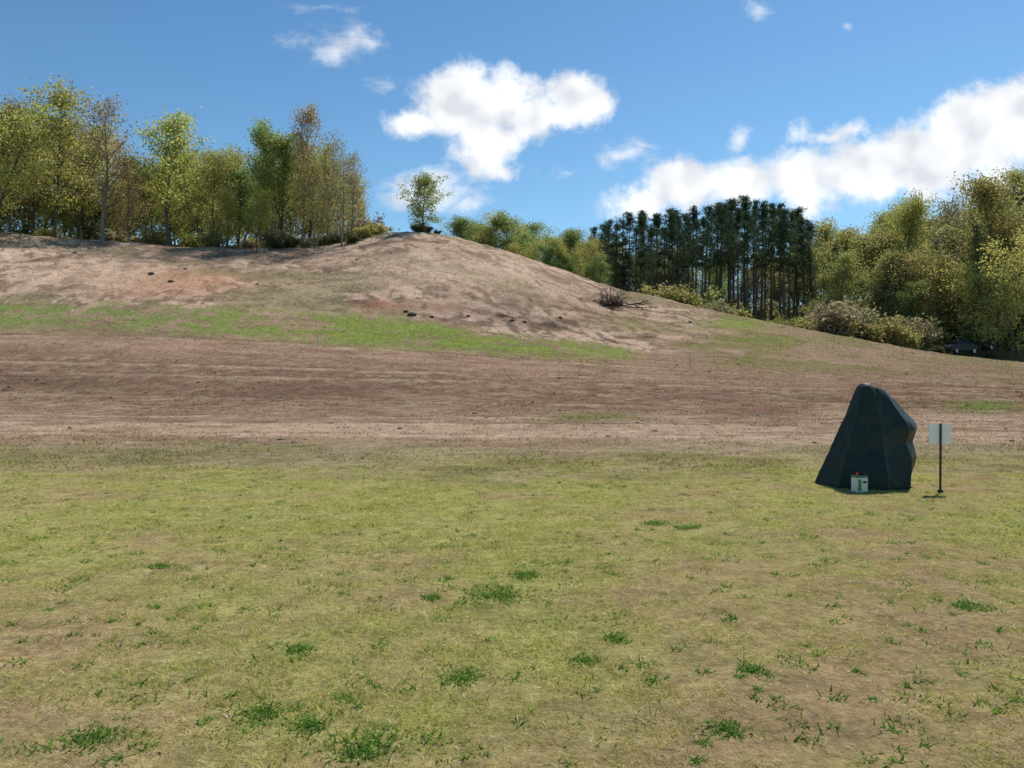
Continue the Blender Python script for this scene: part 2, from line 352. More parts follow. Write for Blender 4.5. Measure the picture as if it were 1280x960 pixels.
def decid(seed,Ht=12,W=2.8,h0=.3,nprim=26,per=10,size=.2,sigma=.28,stems=1,elev=(30,65),tm=.5,bare=0.,sub=5):
    R=np.random.default_rng(seed); G=Geo(); cen=[]
    trunks=[]
    for s in range(stems):
        d=Vector((R.normal(0,.04),R.normal(0,.04),1)) if stems==1 else Vector((math.cos(s*6.28/stems+R.random())*.24,math.sin(s*6.28/stems+R.random())*.24,1))
        hh=Ht*.97*(1 if s==0 else R.uniform(.7,.95))
        pts=wander(Vector((0,0,-.3)),d,hh,12,R,.06,.04); r0=Ht*.0125/(1 if stems==1 else 1.35)
        G.tube(pts,[r0*(1.35 if i==0 else 1)*(1-.93*i/12)+.01 for i in range(13)],7); trunks.append((pts,r0))
    for (pts,r0) in trunks:
        np_=nprim//stems
        for i in range(np_):
            t=h0+(1-h0)*((i+R.random())/np_)**.9; t=min(t,.99)
            tt=(t-h0)/(1-h0); prof=max(.2,(1-abs((tt-tm)/(1-tm if tt>tm else tm+.25))**2.0))**.6
            L=W*prof*R.uniform(.45,1.35); az=i*2.4+R.normal(0,.5); e=math.radians(R.uniform(*elev)+15*tt)
            d=Vector((math.cos(az)*math.cos(e),math.sin(az)*math.cos(e),math.sin(e)))
            b=wander(at(pts,t),d,L,5,R,.14,.05); rb=max(.018,r0*(1-.85*t)*.55)
            G.tube(b,[rb*(1-.15*k) for k in range(6)],4)
            for j in range(sub):
                u=.2+.8*(j+R.random())/sub; p=at(b,min(u,.999)); dd=(d+Vector(R.normal(0,.75,3))+Vector((0,0,.15)))
                l2=L*R.uniform(.25,.5)*(1.15-.5*u); tw=wander(p,dd,l2,3,R,.2,.05)
                G.tube(tw,[rb*.5,rb*.4,rb*.3,.01],3)
                if R.random()<bare: continue
                cen+= [tw[2][:],tw[3][:]] + ([tw[1][:]] if R.random()<.5 else [])
            if R.random()>=bare: cen.append(b[-1][:])
    return G.mesh('trunk'),leafmesh('crown',cen,per,sigma,size,R)
def pine(seed,Ht=15,W=1.9,h0=.5,nw=15,per=15):
    R=np.random.default_rng(seed); G=Geo(); cen=[]
    pts=wander(Vector((0,0,-.3)),Vector((R.normal(0,.012),R.normal(0,.012),1)),Ht,12,R,.008,.03); r0=.19
    G.tube(pts,[r0*(1-.8*i/12) for i in range(13)],7)
    for i in range(18):
        t=R.uniform(.2,h0); az=R.random()*6.28; b=wander(at(pts,t),Vector((math.cos(az),math.sin(az),.1)),R.uniform(.3,1.2),3,R,.15); G.tube(b,[.03,.025,.018,.01],3)
    for i in range(nw):
        t=h0+(1-h0)*(i/nw)**.95; tt=(i/nw)
        if R.random()<.08: continue
        for j in range(R.integers(3,6)):
            az=j*1.4+i*.9+R.normal(0,.4); L=W*(1-.8*tt**1.5)*(.55+.45*min(1,tt*4))*R.uniform(.4,1.3)
            b=wander(at(pts,min(t+R.normal(0,.01),.995)),Vector((math.cos(az),math.sin(az),.12+.6*tt)),L,4,R,.1,.06)
            G.tube(b,[.035,.028,.02,.014,.008],3)
            for u in (.4,.6,.8,1.0):
                if R.random()<.9: cen.append((at(b,min(u,.999))+Vector(R.normal(0,.10,3)))[:])
    cen.append(pts[-1][:])
    return G.mesh('trunk'),leafmesh('crown',cen,per,.2,.085,R,aspect=3.2,zsq=.6)
def spruce(seed,Ht=14,W=2.6,h0=.12):
    R=np.random.default_rng(seed); G=Geo(); cen=[]
    pts=wander(Vector((0,0,-.3)),Vector((0,0,1)),Ht,10,R,.01,.03); G.tube(pts,[.17*(1-.9*i/10) for i in range(11)],6)
    for i in range(30):
        t=h0+(1-h0)*i/30
        for j in range(5):
            az=j*1.257+i*.7+R.normal(0,.25); L=W*(1-(t-h0)/(1-h0))**.85*R.uniform(.55,1.15)+.15
            b=wander(at(pts,min(t,.995)),Vector((math.cos(az),math.sin(az),.0)),L,4,R,.06,.0); G.tube(b,[.025,.02,.016,.01,.006],3)
            for u in np.linspace(.3,1,max(2,int(L*2.0))): cen.append(at(b,min(u,.999))[:])
    return G.mesh('trunk'),leafmesh('crown',cen,12,.18,.09,R,aspect=2.8,zsq=.5)
def shrub(seed,Ht=2.,W=1.2,n=16,per=14,size=.11):
    R=np.random.default_rng(seed); G=Geo(); cen=[]
    for i in range(n):
        az=R.random()*6.28; sp=R.uniform(.1,W/Ht*1.2); b=wander(Vector((R.normal(0,.16),R.normal(0,.16),-.1)),Vector((math.cos(az)*sp,math.sin(az)*sp,1)),Ht*R.uniform(.45,1.05),6,R,.16,.0)
        G.tube(b,[.03,.026,.022,.018,.014,.01,.006],4)
        for j in range(7):
            u=R.uniform(.2,1); p=at(b,min(u,.999)); tw=wander(p,Vector(R.normal(0,1,3))+Vector((0,0,.3)),R.uniform(.2,.55),3,R,.2); G.tube(tw,[.012,.01,.008,.005],3); cen+=[tw[1][:],tw[3][:]]
    return G.mesh('branches'),leafmesh('foliage',cen,per,.19,size,R)

bark_g=simple('bark_grey',(.20,.18,.15),.9,nscale=8,namp=.5,bump=.5)
bark_d=simple('bark_dark',(.10,.082,.066),.9,nscale=8,namp=.5,bump=.5)
bark_p=simple('bark_pine',(.13,.10,.08),.9,nscale=8,namp=.5,bump=.5)
LM={'yg':leafmat('leaf_yellow_green',(.36,.36,.09),(.60,.55,.17),.55),
    'or':leafmat('leaf_rusty',(.40,.32,.13),(.54,.46,.19),.55),
    'gr':leafmat('leaf_green',(.21,.28,.08),(.40,.45,.15),.55),
    'ol':leafmat('leaf_olive',(.28,.27,.09),(.47,.43,.15),.55),
    'pn':leafmat('needle_dark',(.055,.08,.042),(.11,.145,.07),.3),
    'br':leafmat('leaf_bud_brown',(.30,.26,.15),(.46,.40,.22),.5),
    'dk':leafmat('leaf_undergrowth',(.07,.08,.038),(.16,.165,.07),.4),
    'rg':leafmat('leaf_soft_green',(.20,.23,.08),(.39,.39,.15),.5)}
V={}
def addv(key,meshes,leaf,Ht,bark):
    tm_,cm=meshes; tm_.materials.append(bark); cm.materials.append(LM[leaf]); V[key]=(tm_,cm,Ht)
i=0
for leaf in ('yg','or','gr','ol','br'):
    for v in range(3 if leaf in('yg','ol','gr') else 2):
        i+=1
        per={'yg':13,'or':11,'gr':18,'ol':14,'br':7}[leaf]
        addv(leaf+str(v),decid(100+i,12,[3.4,3.8,2.9][v],[.24,.18,.28][v],[36,38,34][v],per,.12,.44,[1,2,1][v],elev=(15,60),tm=.42,bare=.10 if leaf!='br' else .35,sub=6),leaf,12,bark_g if leaf in('br','or') else bark_d)
addv('round',decid(152,6,2.7,.12,48,9,.10,.22,1,(0,60),.40,.02,6),'gr',6.2,bark_d)
addv('tall0',decid(160,16,4.2,.24,52,14,.14,.52,1,elev=(15,60),tm=.5,sub=6),'yg',16,bark_d)
addv('tall1',decid(161,16,3.9,.26,52,14,.14,.52,1,elev=(15,60),tm=.5,sub=6),'ol',16,bark_d)
addv('tall2',decid(162,16,4.4,.20,54,14,.14,.54,2,elev=(15,60),tm=.45,sub=6),'rg',16,bark_g)
addv('tall3',decid(163,16,3.6,.22,52,14,.14,.54,1,elev=(15,60),tm=.45,sub=6),'rg',16,bark_d)
for k in range(5): addv('pine'+str(k),pine(200+k,15,[2.0,1.6,2.2,2.0,1.6][k],[.50,.57,.46,.28,.54][k]),'pn',15,bark_p)
addv('spruce',spruce(220),'pn',14,bark_d)
addv('sh0',shrub(300),'ol',2.1,bark_d); addv('sh1',shrub(301,2.2,1.5,18),'dk',2.3,bark_d); addv('sh2',shrub(302,2.0,1.4,18,11),'br',2.1,bark_d); addv('sh3',shrub(303,1.6,1.5,18),'rg',1.7,bark_d)
DESC={'yg':'slender tree with sparse yellow-green spring leaves','or':'tree with thin rusty orange spring buds','gr':'broadleaf tree with fresh green leaves','ol':'broadleaf tree with olive green young leaves','br':'nearly bare grey tree just budding',
 'round':'small lone round-crowned green tree on the hill crest','tall0':'tall tree with yellow-green leaves','tall1':'tall tree with olive leaves','tall2':'tall twin-stemmed tree with green leaves','tall3':'tall tree with soft green leaves'}
def plant(key,px,top,Y,group,where,wide=1.,hgt=None):
    X=(px-640)/F*Y; z=H1(X,Y); tmh,cm,h0=V[key]
    hh=hgt if hgt else (CH+(HZ-top)/F*Y)-z
    s=hh/h0
    if key.startswith('pine'): nm,cat,d='pine_tree','pine tree','tall dark green pine with bare trunk'
    elif key=='spruce': nm,cat,d='spruce_tree','conifer','dark conical conifer with low branches'
    elif key.startswith('sh'): nm,cat,d='shrub','shrub',{'sh0':'olive-green leafy shrub','sh1':'dark green low shrub','sh2':'brown budding shrub','sh3':'green leafy low shrub'}[key]
    else: nm,cat,d='broadleaf_tree','tree',DESC.get(key,DESC.get(key[:2],''))
    e=bpy.data.objects.new(nm,None); coll.objects.link(e); e.empty_display_size=.3
    e.location=(X,Y,z-.05); e.rotation_euler=(0,0,rng.random()*6.28); e.scale=(s*wide,s*wide,s)
    a=ob('branches' if nm=='shrub' else 'trunk',tmh,e); b=ob('foliage' if nm=='shrub' else 'crown',cm,e)
    tag(e,(d+' '+where).strip(),cat,group); return e
U=lambda a,b: float(rng.uniform(a,b))
g1='trees along the hilltop'; w1='on the hilltop'
for (k,px,top,Y,w) in [('yg1',-8,110,70,1.1),('ol0',14,134,76,1),('yg0',70,118,74,1.05),('br0',128,132,72,1.15),('yg2',100,158,79,1),('or1',162,202,76,1.1),('yg2',215,138,75,1.15),('ol1',268,184,79,1.1),
     ('yg1',300,192,82,1),('gr0',352,172,77,1.05),('or0',378,142,76,.65),('gr2',362,166,80,.9),('or1',395,182,75,.7),('br1',427,160,73.5,.85),('br0',440,196,78,.75),('yg2',322,238,71.5,1.1),('yg0',285,242,74,1.2),('ol2',45,160,82,1)]:
    plant(k,px,top,Y,g1,w1,w)
env=IP([-60,0,60,130,200,260,330,400,440,470],[125,145,158,178,180,188,190,182,208,256])
keys=['yg0','yg1','yg2','ol0','ol1','ol2','or0','yg2','or1','gr0','yg0']
for q in range(48):
    px=-60+530*(q+U(0,1))/48; Yq=U(80,100)
    plant(keys[rng.integers(len(keys))],px,float(env(px))+U(2,52),Yq,g1,'in the hilltop wood',U(1.0,1.3))
for q in range(26):
    px=-40+510*(q+U(0,1))/26; plant(['sh1','sh0','sh2','sh0','sh2'][rng.integers(5)],px,0,U(76,86),'undergrowth on the hilltop','under the hilltop trees',U(1.1,1.6),U(1.2,3.))
for (px,Y,h,k) in [(455,76.5,1.6,'sh0'),(470,78,1.6,'sh0'),(440,74.5,1.1,'sh1'),(345,73,1.1,'sh1'),(365,74,1.3,'sh1'),(385,74,1.1,'sh2'),(310,73,.9,'sh2'),(523,77.3,1.0,'sh1'),(535,78.2,.8,'sh1'),(547,78.5,.6,'sh1')]:
    plant(k,px,0,Y,'undergrowth on the hilltop','at the edge of the bare sand',1.4,h)
plant('round',529,222,78.5,None,'',1.12)
for (k,px,top,Y) in [('gr0',578,272,100),('gr1',604,276,98),('yg1',632,274,103),('gr2',662,270,99),('gr1',648,280,104),('yg1',690,292,100),('gr0',712,288,97),('yg1',733,306,96),('gr1',676,286,108),('gr0',590,280,108),('gr2',618,280,110),('ol1',722,296,105),('yg0',700,300,92),('gr1',640,290,94),('yg2',612,288,94),('gr1',690,304,90),('gr2',715,312,90),('yg1',660,300,92),('gr1',745,320,92)]:
    plant(k,px,top,Y,'green trees behind the slope','behind the sandy slope',1.4)
pe=IP([730,770,850,900,930,960,1000,1018],[284,265,257,247,242,247,259,283])
for q in range(52):
    px=737+274*(q+U(0,1))/52; Yq=U(94,124)
    k='pine'+str([0,1,2,4,1][rng.integers(5)]) if px>825 else 'pine'+str([2,3,3,0][rng.integers(4)])
    plant(k,px,float(pe(px))+(U(0,6) if q%3==0 else min(40,abs(rng.normal(10,12)))),Yq,'stand of tall pines','in the pine stand',U(.8,1.15))
for q in range(28):
    px=735+290*(q+U(0,1))/28; plant(['ol1','spruce','tall3','gr1','tall3'][rng.integers(5)],px,U(296,328),U(132,150),'wood behind the pines','behind the pine stand',U(1.1,1.5))
for q in range(16):
    px=770+260*(q+U(0,1))/16; plant(['sh1','sh3','sh3'][rng.integers(3)],px,0,U(100,128),'undergrowth in the pine stand','among the pine trunks',U(1.2,1.7),U(2.5,4.5))
for (px,Y,h,k) in [(838,88,4.0,'sh0'),(850,90,4.2,'sh0'),(862,92,3.6,'sh3'),(826,90,3.8,'sh0'),(900,84,2.6,'sh2'),(918,86,2.6,'sh0'),(880,86,2.4,'sh3')]:
    plant(k,px,0,Y,'shrubs below the pines','in front of the pines',1.2,h)
re=IP([1010,1040,1080,1115,1150,1190,1230,1280,1340],[286,276,276,260,270,260,242,210,205])
ks=['ol0','ol1','tall3','yg0','tall3','tall0','tall1','tall2','gr1','yg2','tall2','tall1','spruce','br1','tall0']
for q in range(76):
    px=1010+345*(q+U(0,1))/76; row=q%3
    Yq=[U(80,92),U(96,112),U(118,140)][row]
    top=float(re(px))+[U(40,105),U(12,50),U(0,16)][row]
    plant(ks[rng.integers(len(ks))],px,top,Yq,'trees on the wooded hillside','on the wooded hillside',U(.95,1.3))
for (k,px,top,Y,w) in [('tall0',1113,250,92,.75),('br0',1180,254,88,.9),('spruce',1224,275,76,.7),('spruce',1042,300,92,.9),('tall1',1268,225,80,1.0),('yg1',1245,300,73,1.1),('ol1',1278,330,71,1.1),('spruce',1165,330,86,.8),('or1',1150,320,84,1.1)]:
    plant(k,px,top,Y,'trees on the wooded hillside','beside the slope',w)
for q in range(30):
    px=1010+330*(q+U(0,1))/30; plant(['sh1','sh3','sh1','sh1'][rng.integers(4)],px,0,U(80,90),'undergrowth on the wooded hillside','under the hillside trees',U(1.2,1.7),U(2.,4.))
for q in range(22):
    px=1035+117*(q+U(0,1))/22; plant(['sh0','sh2','sh0'][rng.integers(3)],px,0,U(71,78),'flowering shrubs along the slope','along the edge of the slope',U(.8,1.2),U(1.6,4.0))
for (px,Y,h) in [(968,80,1.8),(992,78,1.6),(1015,76,2.2),(1030,74,1.8)]:
    plant('sh0',px,0,Y,'flowering shrubs along the slope','along the edge of the slope',1.2,h)
for (px,Y,h) in [(1172,70,1.0),(1206,72,.7),(1238,72,1.0)]:
    plant('sh1',px,0,Y,'flowering shrubs along the slope','beside parked vehicles',1.3,h)

# ------------------------------------------------------------ brush heap
R=np.random.default_rng(5); G=Geo()
for k in range(80):
    az=R.random()*6.28; el=R.uniform(.05,1.1); L=R.uniform(.8,2.3)
    p0=Vector((R.normal(0,.55),R.normal(0,.3),R.uniform(0,.4)))
    b=wander(p0,Vector((math.cos(az)*1.2,math.sin(az)*.6,el*.8)),L,5,R,.24,-.03); r0=R.uniform(.02,.045)
    G.tube(b,[r0*(1-.13*i) for i in range(6)],4)
    for j in range(5):
        tw=wander(at(b,R.uniform(.3,.99)),Vector(R.normal(0,1,3))+Vector((0,0,.3)),R.uniform(.25,.7),3,R,.25); G.tube(tw,[r0*.55,r0*.45,r0*.35,.01],3)
for (x0,y0,L) in ((.9,0,3.2),(1.3,-.4,2.6),(1.6,.2,2.2),(2.0,-.6,1.8)):
    b=wander(Vector((x0,y0,.25)),Vector((1,-.3,-.10)),L,6,R,.14); G.tube(b,[.06,.05,.045,.04,.03,.02,.01],5)
    for j in range(6):
        tw=wander(at(b,R.uniform(.3,.99)),Vector(R.normal(0,1,3))+Vector((0,0,.6)),R.uniform(.25,.7),3,R,.25); G.tube(tw,[.022,.018,.014,.01],3)
x,y=on_slope(762,384); o=ob('brush_pile',G.mesh('brush_pile'),mat=simple('dead_wood',(.04,.032,.026),.9,nscale=10)); o.location=(x,y,H1(x,y)+.05)
tag(o,'tangled heap of dead dark branches on the slope','brush pile')

# ------------------------------------------------------------ marker stakes
stakemat=simple('stake_wood',(.5,.46,.38),.8,nscale=20)
for (a,b_,hh) in [(862,462,.9),(398,432,.7),(87,405,.8)]:
    x,y=on_slope(a,b_)
    bm=bmesh.new(); bmesh.ops.create_cube(bm,size=1)
    for v in bm.verts: v.co=Vector((v.co.x*(.06 if v.co.z>0 else .045),v.co.y*.03,v.co.z*hh+hh/2-.1))
    bmesh.ops.bevel(bm,geom=bm.edges[:],offset=.004,segments=1,affect='EDGES')
    me=bpy.data.meshes.new('marker_stake'); bm.to_mesh(me); bm.free(); o=ob('marker_stake',me,mat=stakemat); o.location=(x,y,H1(x,y)); o.rotation_euler=(U(-.05,.05),U(-.06,.06),U(0,1))
    tag(o,'thin pale wooden marker stake in the field','stake','marker stakes in the field')

# ------------------------------------------------------------ covered machine
def bx(name,dims,loc,parent,mat,bev=.006,seg=2,rot=(0,0,0)):
    bm=bmesh.new(); bmesh.ops.create_cube(bm,size=1)
    for v in bm.verts: v.co=Vector((v.co.x*dims[0],v.co.y*dims[1],v.co.z*dims[2]))
    if bev: bmesh.ops.bevel(bm,geom=bm.edges[:],offset=bev,segments=seg,affect='EDGES')
    me=bpy.data.meshes.new(name); bm.to_mesh(me); bm.free(); o=ob(name,me,parent,mat); o.location=loc; o.rotation_euler=rot; return o
cx,cy=5.20,11.05; gz=H1(cx,cy)
e=bpy.data.objects.new('covered_machine',None); coll.objects.link(e); e.location=(cx,cy,gz)
tag(e,'dark green fabric cover draped over a tall machine on grass','covered machine')
zk=[0,.04,.14,.30,.42,.54,.64,.74,.84,.93,1.04,1.20,1.33,1.42,1.47,1.495,1.51]
lf=[.70,.68,.64,.575,.525,.475,.43,.39,.35,.31,.265,.205,.155,.125,.10,.06,.0]
rt=[.58,.60,.64,.69,.715,.69,.665,.69,.715,.68,.58,.45,.35,.27,.20,.12,.0]
dp=[.52,.51,.48,.44,.41,.37,.35,.33,.31,.29,.27,.22,.18,.15,.12,.07,.0]
nz,nt=140,320; zz=np.linspace(0,1,nz)**.92*1.51; th=np.linspace(0,2*math.pi,nt,endpoint=False)
ZZ,TT=np.meshgrid(zz,th,indexing='ij')
def smk(a,sg=2.2):
    xs=np.linspace(0,1.51,200); v=np.interp(xs,zk,a); k=np.exp(-.5*(np.arange(-8,9)/sg)**2); k/=k.sum(); v2=np.convolve(np.pad(v,8,mode='edge'),k,'valid'); v2[-5:]=v[-5:]; return np.interp(ZZ,xs,v2)
l=smk(lf); r=smk(rt); d=smk(dp)
low=1-ZZ/1.51
CA=np.array([-3.35,-2.45,-1.50,-.90,-.05,.75,1.55,2.2,2.933])
rot=.12*low+.08*np.sin(ZZ*3.2)
Tw=((TT-rot-CA[0])%(2*math.pi))+CA[0]
j=np.clip(np.searchsorted(CA,Tw.ravel(),side='right')-1,0,len(CA)-2).reshape(Tw.shape)
c0=CA[j];c1=CA[j+1]; u=(Tw-c0)/(c1-c0)
pcx=np.cos(c0)*(1-u)+np.cos(c1)*u; pcy=np.sin(c0)*(1-u)+np.sin(c1)*u
sag=-.035*np.sin(math.pi*u)*(.3+low)
cs=np.cos(Tw); sn=np.sin(Tw)
bl=.68*ss(low,.01,.2)
ex=cs*(1-bl)+pcx*bl; ey=sn*(1-bl)+pcy*bl
cw=np.array([.2,.5,1.,1.3,.3,.6,.6,.6,.2])
um=np.minimum(u,1-u); near=np.where(u<.5,j,j+1)
ridge=np.exp(-(um/.09)**2)*.032*(.5+low*.8)*cw[near]
wr=.026*(fbm(TT*1.6+ZZ*2.0,ZZ*2.6-TT*1.2,90,3)-.5)+.012*(fbm(TT*3+ZZ*6,ZZ*5+TT*1.5,93,3)-.5)+.005*(fbm(TT*9-ZZ*7,ZZ*12,95,2)-.5)
nrm=1+sag+ridge
Xc=np.where(ex>0,r,l)*ex*nrm*1.03+wr*.8*ex
Yc_=d*ey*1.12*nrm+wr*2.4*ey
def bump1(c,wd): 
    dd=(TT-c+math.pi)%(2*math.pi)-math.pi; return np.exp(-(dd/wd)**2)
arm=np.exp(-((ZZ-.86)/.13)**2)*bump1(-.50,.40); Yc_-=.10*arm
tuck=np.exp(-((ZZ-.64)/.06)**2)*bump1(-.55,.45); Yc_+=.05*tuck
Zc=ZZ+.010*np.sin(5*TT+1)*low**6-.05*np.clip(ex,0,1)*ss(ZZ,1.2,1.5)
Vv=np.stack([Xc,Yc_,Zc],-1).reshape(-1,3); id2=np.arange(nz*nt).reshape(nz,nt)
Qd=np.stack([id2[:-1],np.roll(id2[:-1],-1,1),np.roll(id2[1:],-1,1),id2[1:]],-1).reshape(-1,4)
tarp=simple('dark_green_canvas',(.015,.029,.023),.5,nscale=25,namp=.25,bump=.10,spec=.24,sheen=.03)
ob('fabric_cover',mk('fabric_cover',Vv,Qd,smooth=True),e,tarp)
G=Geo()
for ca in (-1.50,-.90):
    pts=[]
    for i in range(1,nz-10,3):
        tq=(ca+rot[i,0])%(2*math.pi); ti=int(round(tq/(2*math.pi)*nt))%nt
        pts.append(Vector((Xc[i,ti],Yc_[i,ti]-.001,Zc[i,ti])))
    G.tube(pts,[.003]*len(pts),5)
ob('seam',G.mesh('seam'),e,simple('seam_piping',(.022,.04,.032),.6))
G=Geo(); pts=[Vector((Xc[1,i]*1.004,Yc_[1,i]*1.004,Zc[1,i]+.010)) for i in list(range(0,nt,2))+[0]]
G.tube(pts,[.007]*len(pts),5); ob('hem',G.mesh('hem'),e,tarp)

# ------------------------------------------------------------ white battery case
bxp,byp=(1075-640)/F*10.33,10.33
e=bpy.data.objects.new('battery_case',None); coll.objects.link(e); e.location=(bxp,byp,H1(bxp,byp)+.003); e.rotation_euler=(0,0,.2)
tag(e,'small white battery case with green lid and red terminal','battery case')
white=simple('white_plastic',(.62,.67,.60),.45,nscale=12,namp=.08); grn=simple('green_plastic',(.05,.22,.10),.4); blk=simple('black_plastic',(.02,.02,.02),.5); red=simple('red_plastic',(.5,.04,.03),.4)
bx('body',(.17,.13,.20),(0,0,.10),e,white,.006,2)
bx('lid',(.172,.132,.03),(0,0,.216),e,grn,.004)
bx('vent_cap_strip',(.09,.035,.03),(0,.01,.246),e,blk,.004)
for sx_,mt in ((-.06,red),(.06,blk)):
    bm=bmesh.new(); bmesh.ops.create_cone(bm,segments=16,radius1=.020,radius2=.016,depth=.045,cap_ends=True); me=bpy.data.meshes.new('terminal'); bm.to_mesh(me); bm.free(); o=ob('terminal',me,e,mt); o.location=(sx_,-.03,.25)
bx('side_label',(.05,.004,.16),(-.045,-.0675,.10),e,grn,0)
bx('front_label',(.06,.004,.03),(.035,-.0675,.14),e,blk,0)
bx('handle',(.018,.10,.02),(0,.0,.27),e,blk,.004)

# ------------------------------------------------------------ sign
sx,sy=(1175.5-640)/F*10.35,10.35
e=bpy.data.objects.new('sign',None); coll.objects.link(e); e.location=(sx,sy,H1(sx,sy)); e.rotation_euler=(0,.0,-.08)
tag(e,'blank white square sign on a thin black metal post','sign')
bx('post',(.024,.022,.97),(0,-.016,.465),e,blk,.002)
bx('panel',(.29,.006,.275),(0,0,.80),e,simple('white_sign_panel',(.80,.81,.80),.5,nscale=8,namp=.06,bump=.02),.002)
bx('foot',(.06,.06,.035),(0,-.016,.02),e,blk,.006)
for zz_ in (.70,.89): bx('bolt',(.016,.012,.016),(0,-.032,zz_),e,simple('bolt_metal',(.3,.3,.3),.4,1),.003)

# ------------------------------------------------------------ parked vehicles under the trees
def car(px,Y,rot,paint,label,suv=False,dz=0):
    X=(px-640)/F*Y; e=bpy.data.objects.new('parked_car',None); coll.objects.link(e); e.location=(X,Y,H1(X,Y)+.02+dz); e.rotation_euler=(0,0,rot)
    tag(e,label,'car','vehicles parked below the wood')
    def prism(name,prof,w0,w1,mat,zsplit=None):
        bm=bmesh.new(); A=[];B=[]
        for (x,z) in prof:
            w=w0 if (zsplit is None or z<=zsplit) else w1
            A.append(bm.verts.new((x,-w/2,z))); B.append(bm.verts.new((x,w/2,z)))
        bm.faces.new(A); bm.faces.new(B[::-1]); n=len(prof)
        for i in range(n): bm.faces.new((A[i],B[i],B[(i+1)%n],A[(i+1)%n]))
        bmesh.ops.recalc_face_normals(bm,faces=bm.faces[:])
        bmesh.ops.bevel(bm,geom=bm.edges[:],offset=.04,segments=2,affect='EDGES')
        me=bpy.data.meshes.new(name); bm.to_mesh(me); bm.free(); return ob(name,me,e,mat)
    rz=1.72 if suv else 1.45
    prism('body',[(-2.1,.35),(-2.15,.75),(-2.05,.95),(-1.0,1.0),(1.0,1.0),(1.9,.88),(2.15,.7),(2.12,.35)],1.76,1.76,paint)
    prism('cabin',[(-1.95 if suv else -1.6,.98),(-1.8 if suv else -1.15,rz),(.35,rz),(1.0,.98)],1.66,1.42,paint,1.0)
    gl=simple('car_glass',(.02,.025,.03),.2,spec=.3,namp=.05,bump=0)
    for s in(-1,1):
        bm=bmesh.new(); a=-1.75 if suv else -1.4; pr=[(a,1.03),(a+.15,rz-.08),(.28,rz-.08),(.82,1.03)]
        vs=[bm.verts.new((x,s*(.84 if z<1.1 else .745),z)) for x,z in pr]; bm.faces.new(vs); me=bpy.data.meshes.new('side_window'); bm.to_mesh(me); bm.free(); ob('side_window',me,e,gl)
    bm=bmesh.new(); vs=[bm.verts.new(v) for v in [(.97+.03,-.72,1.04),(.97+.03,.72,1.04),(.42,.6,rz-.07),(.42,-.6,rz-.07)]]; bm.faces.new(vs); me=bpy.data.meshes.new('windscreen'); bm.to_mesh(me); bm.free(); ob('windscreen',me,e,gl)
    for wx_ in(-1.35,1.35):
        for s in(-1,1):
            bm=bmesh.new(); bmesh.ops.create_cone(bm,segments=24,radius1=.33,radius2=.33,depth=.22,cap_ends=True); bmesh.ops.bevel(bm,geom=bm.edges[:],offset=.02,segments=1,affect='EDGES')
            me=bpy.data.meshes.new('wheel'); bm.to_mesh(me); bm.free(); o=ob('wheel',me,e,blk); o.location=(wx_,s*.8,.33); o.rotation_euler=(math.pi/2,0,0)
            bm=bmesh.new(); bmesh.ops.create_cone(bm,segments=16,radius1=.2,radius2=.17,depth=.03,cap_ends=True); me=bpy.data.meshes.new('rim'); bm.to_mesh(me); bm.free(); o2=ob('rim',me,o,simple('rim_metal',(.3,.3,.32),.35,.8)); o2.location=(0,0,-s*.115)
    lens=simple('lamp_lens',(.6,.6,.55),.2)
    for s in(-1,1): bx('headlight',(.06,.3,.13),(2.13,s*.6,.72),e,lens,.02)
car(1196,76,math.radians(205),simple('shaded_silver_paint',(.09,.095,.10),.6,.0,nscale=3,namp=.05,bump=0,spec=.2),'silver car under trees with their shade put into its paint')  # silver body darkened in the paint colour to stand for tree shade
car(1218,80,math.radians(172),simple('dark_paint',(.02,.022,.025),.6,.0,nscale=3,namp=.05,bump=0,spec=.2),'black high-roofed car parked below the trees',True)

# ------------------------------------------------------------ sun and sky
el=math.radians(55); az=math.radians(36)
sdir=Vector((math.sin(az)*math.cos(el),math.cos(az)*math.cos(el),math.sin(el)))
ld=bpy.data.lights.new('sun','SUN'); ld.energy=5.0; ld.angle=math.radians(.5); ld.color=(1,.955,.885)
lo=bpy.data.objects.new('sun',ld); coll.objects.link(lo); lo.rotation_euler=(-sdir).to_track_quat('-Z','Y').to_euler(); lo.location=(0,0,60)
w=bpy.data.worlds.new('World'); sc.world=w; w.use_nodes=True; nt=w.node_tree; N=nt.nodes; L=nt.links; N.clear()
def val(nd,i,v):
    if hasattr(v,'is_output'): L.new(v,nd.inputs[i])
    else: nd.inputs[i].default_value=v
def M(op,a,b=0.,c=None,clamp=False):
    nd=N.new('ShaderNodeMath'); nd.operation=op; nd.use_clamp=clamp; val(nd,0,a); val(nd,1,b)
    if c is not None: val(nd,2,c)
    return nd.outputs[0]
def VM(op,a,b):
    nd=N.new('ShaderNodeVectorMath'); nd.operation=op; val(nd,0,a); val(nd,1,b); return nd.outputs[1] if op=='LENGTH' else nd.outputs[0]
def MR(v,a,b,c,d,smooth=True):
    nd=N.new('ShaderNodeMapRange'); nd.interpolation_type='SMOOTHSTEP' if smooth else 'LINEAR'; val(nd,0,v)
    for i,x in zip((1,2,3,4),(a,b,c,d)): nd.inputs[i].default_value=x
    return nd.outputs[0]
sky=N.new('ShaderNodeTexSky'); sky.sky_type='NISHITA'; sky.sun_disc=False; sky.sun_elevation=el; sky.sun_rotation=az; sky.altitude=200; sky.air_density=1.0; sky.dust_density=.4; sky.ozone_density=2.0
tc=N.new('ShaderNodeTexCoord'); sep=N.new('ShaderNodeSeparateXYZ'); L.new(tc.outputs['Generated'],sep.inputs[0])
yy=M('MAXIMUM',sep.outputs[1],.08)
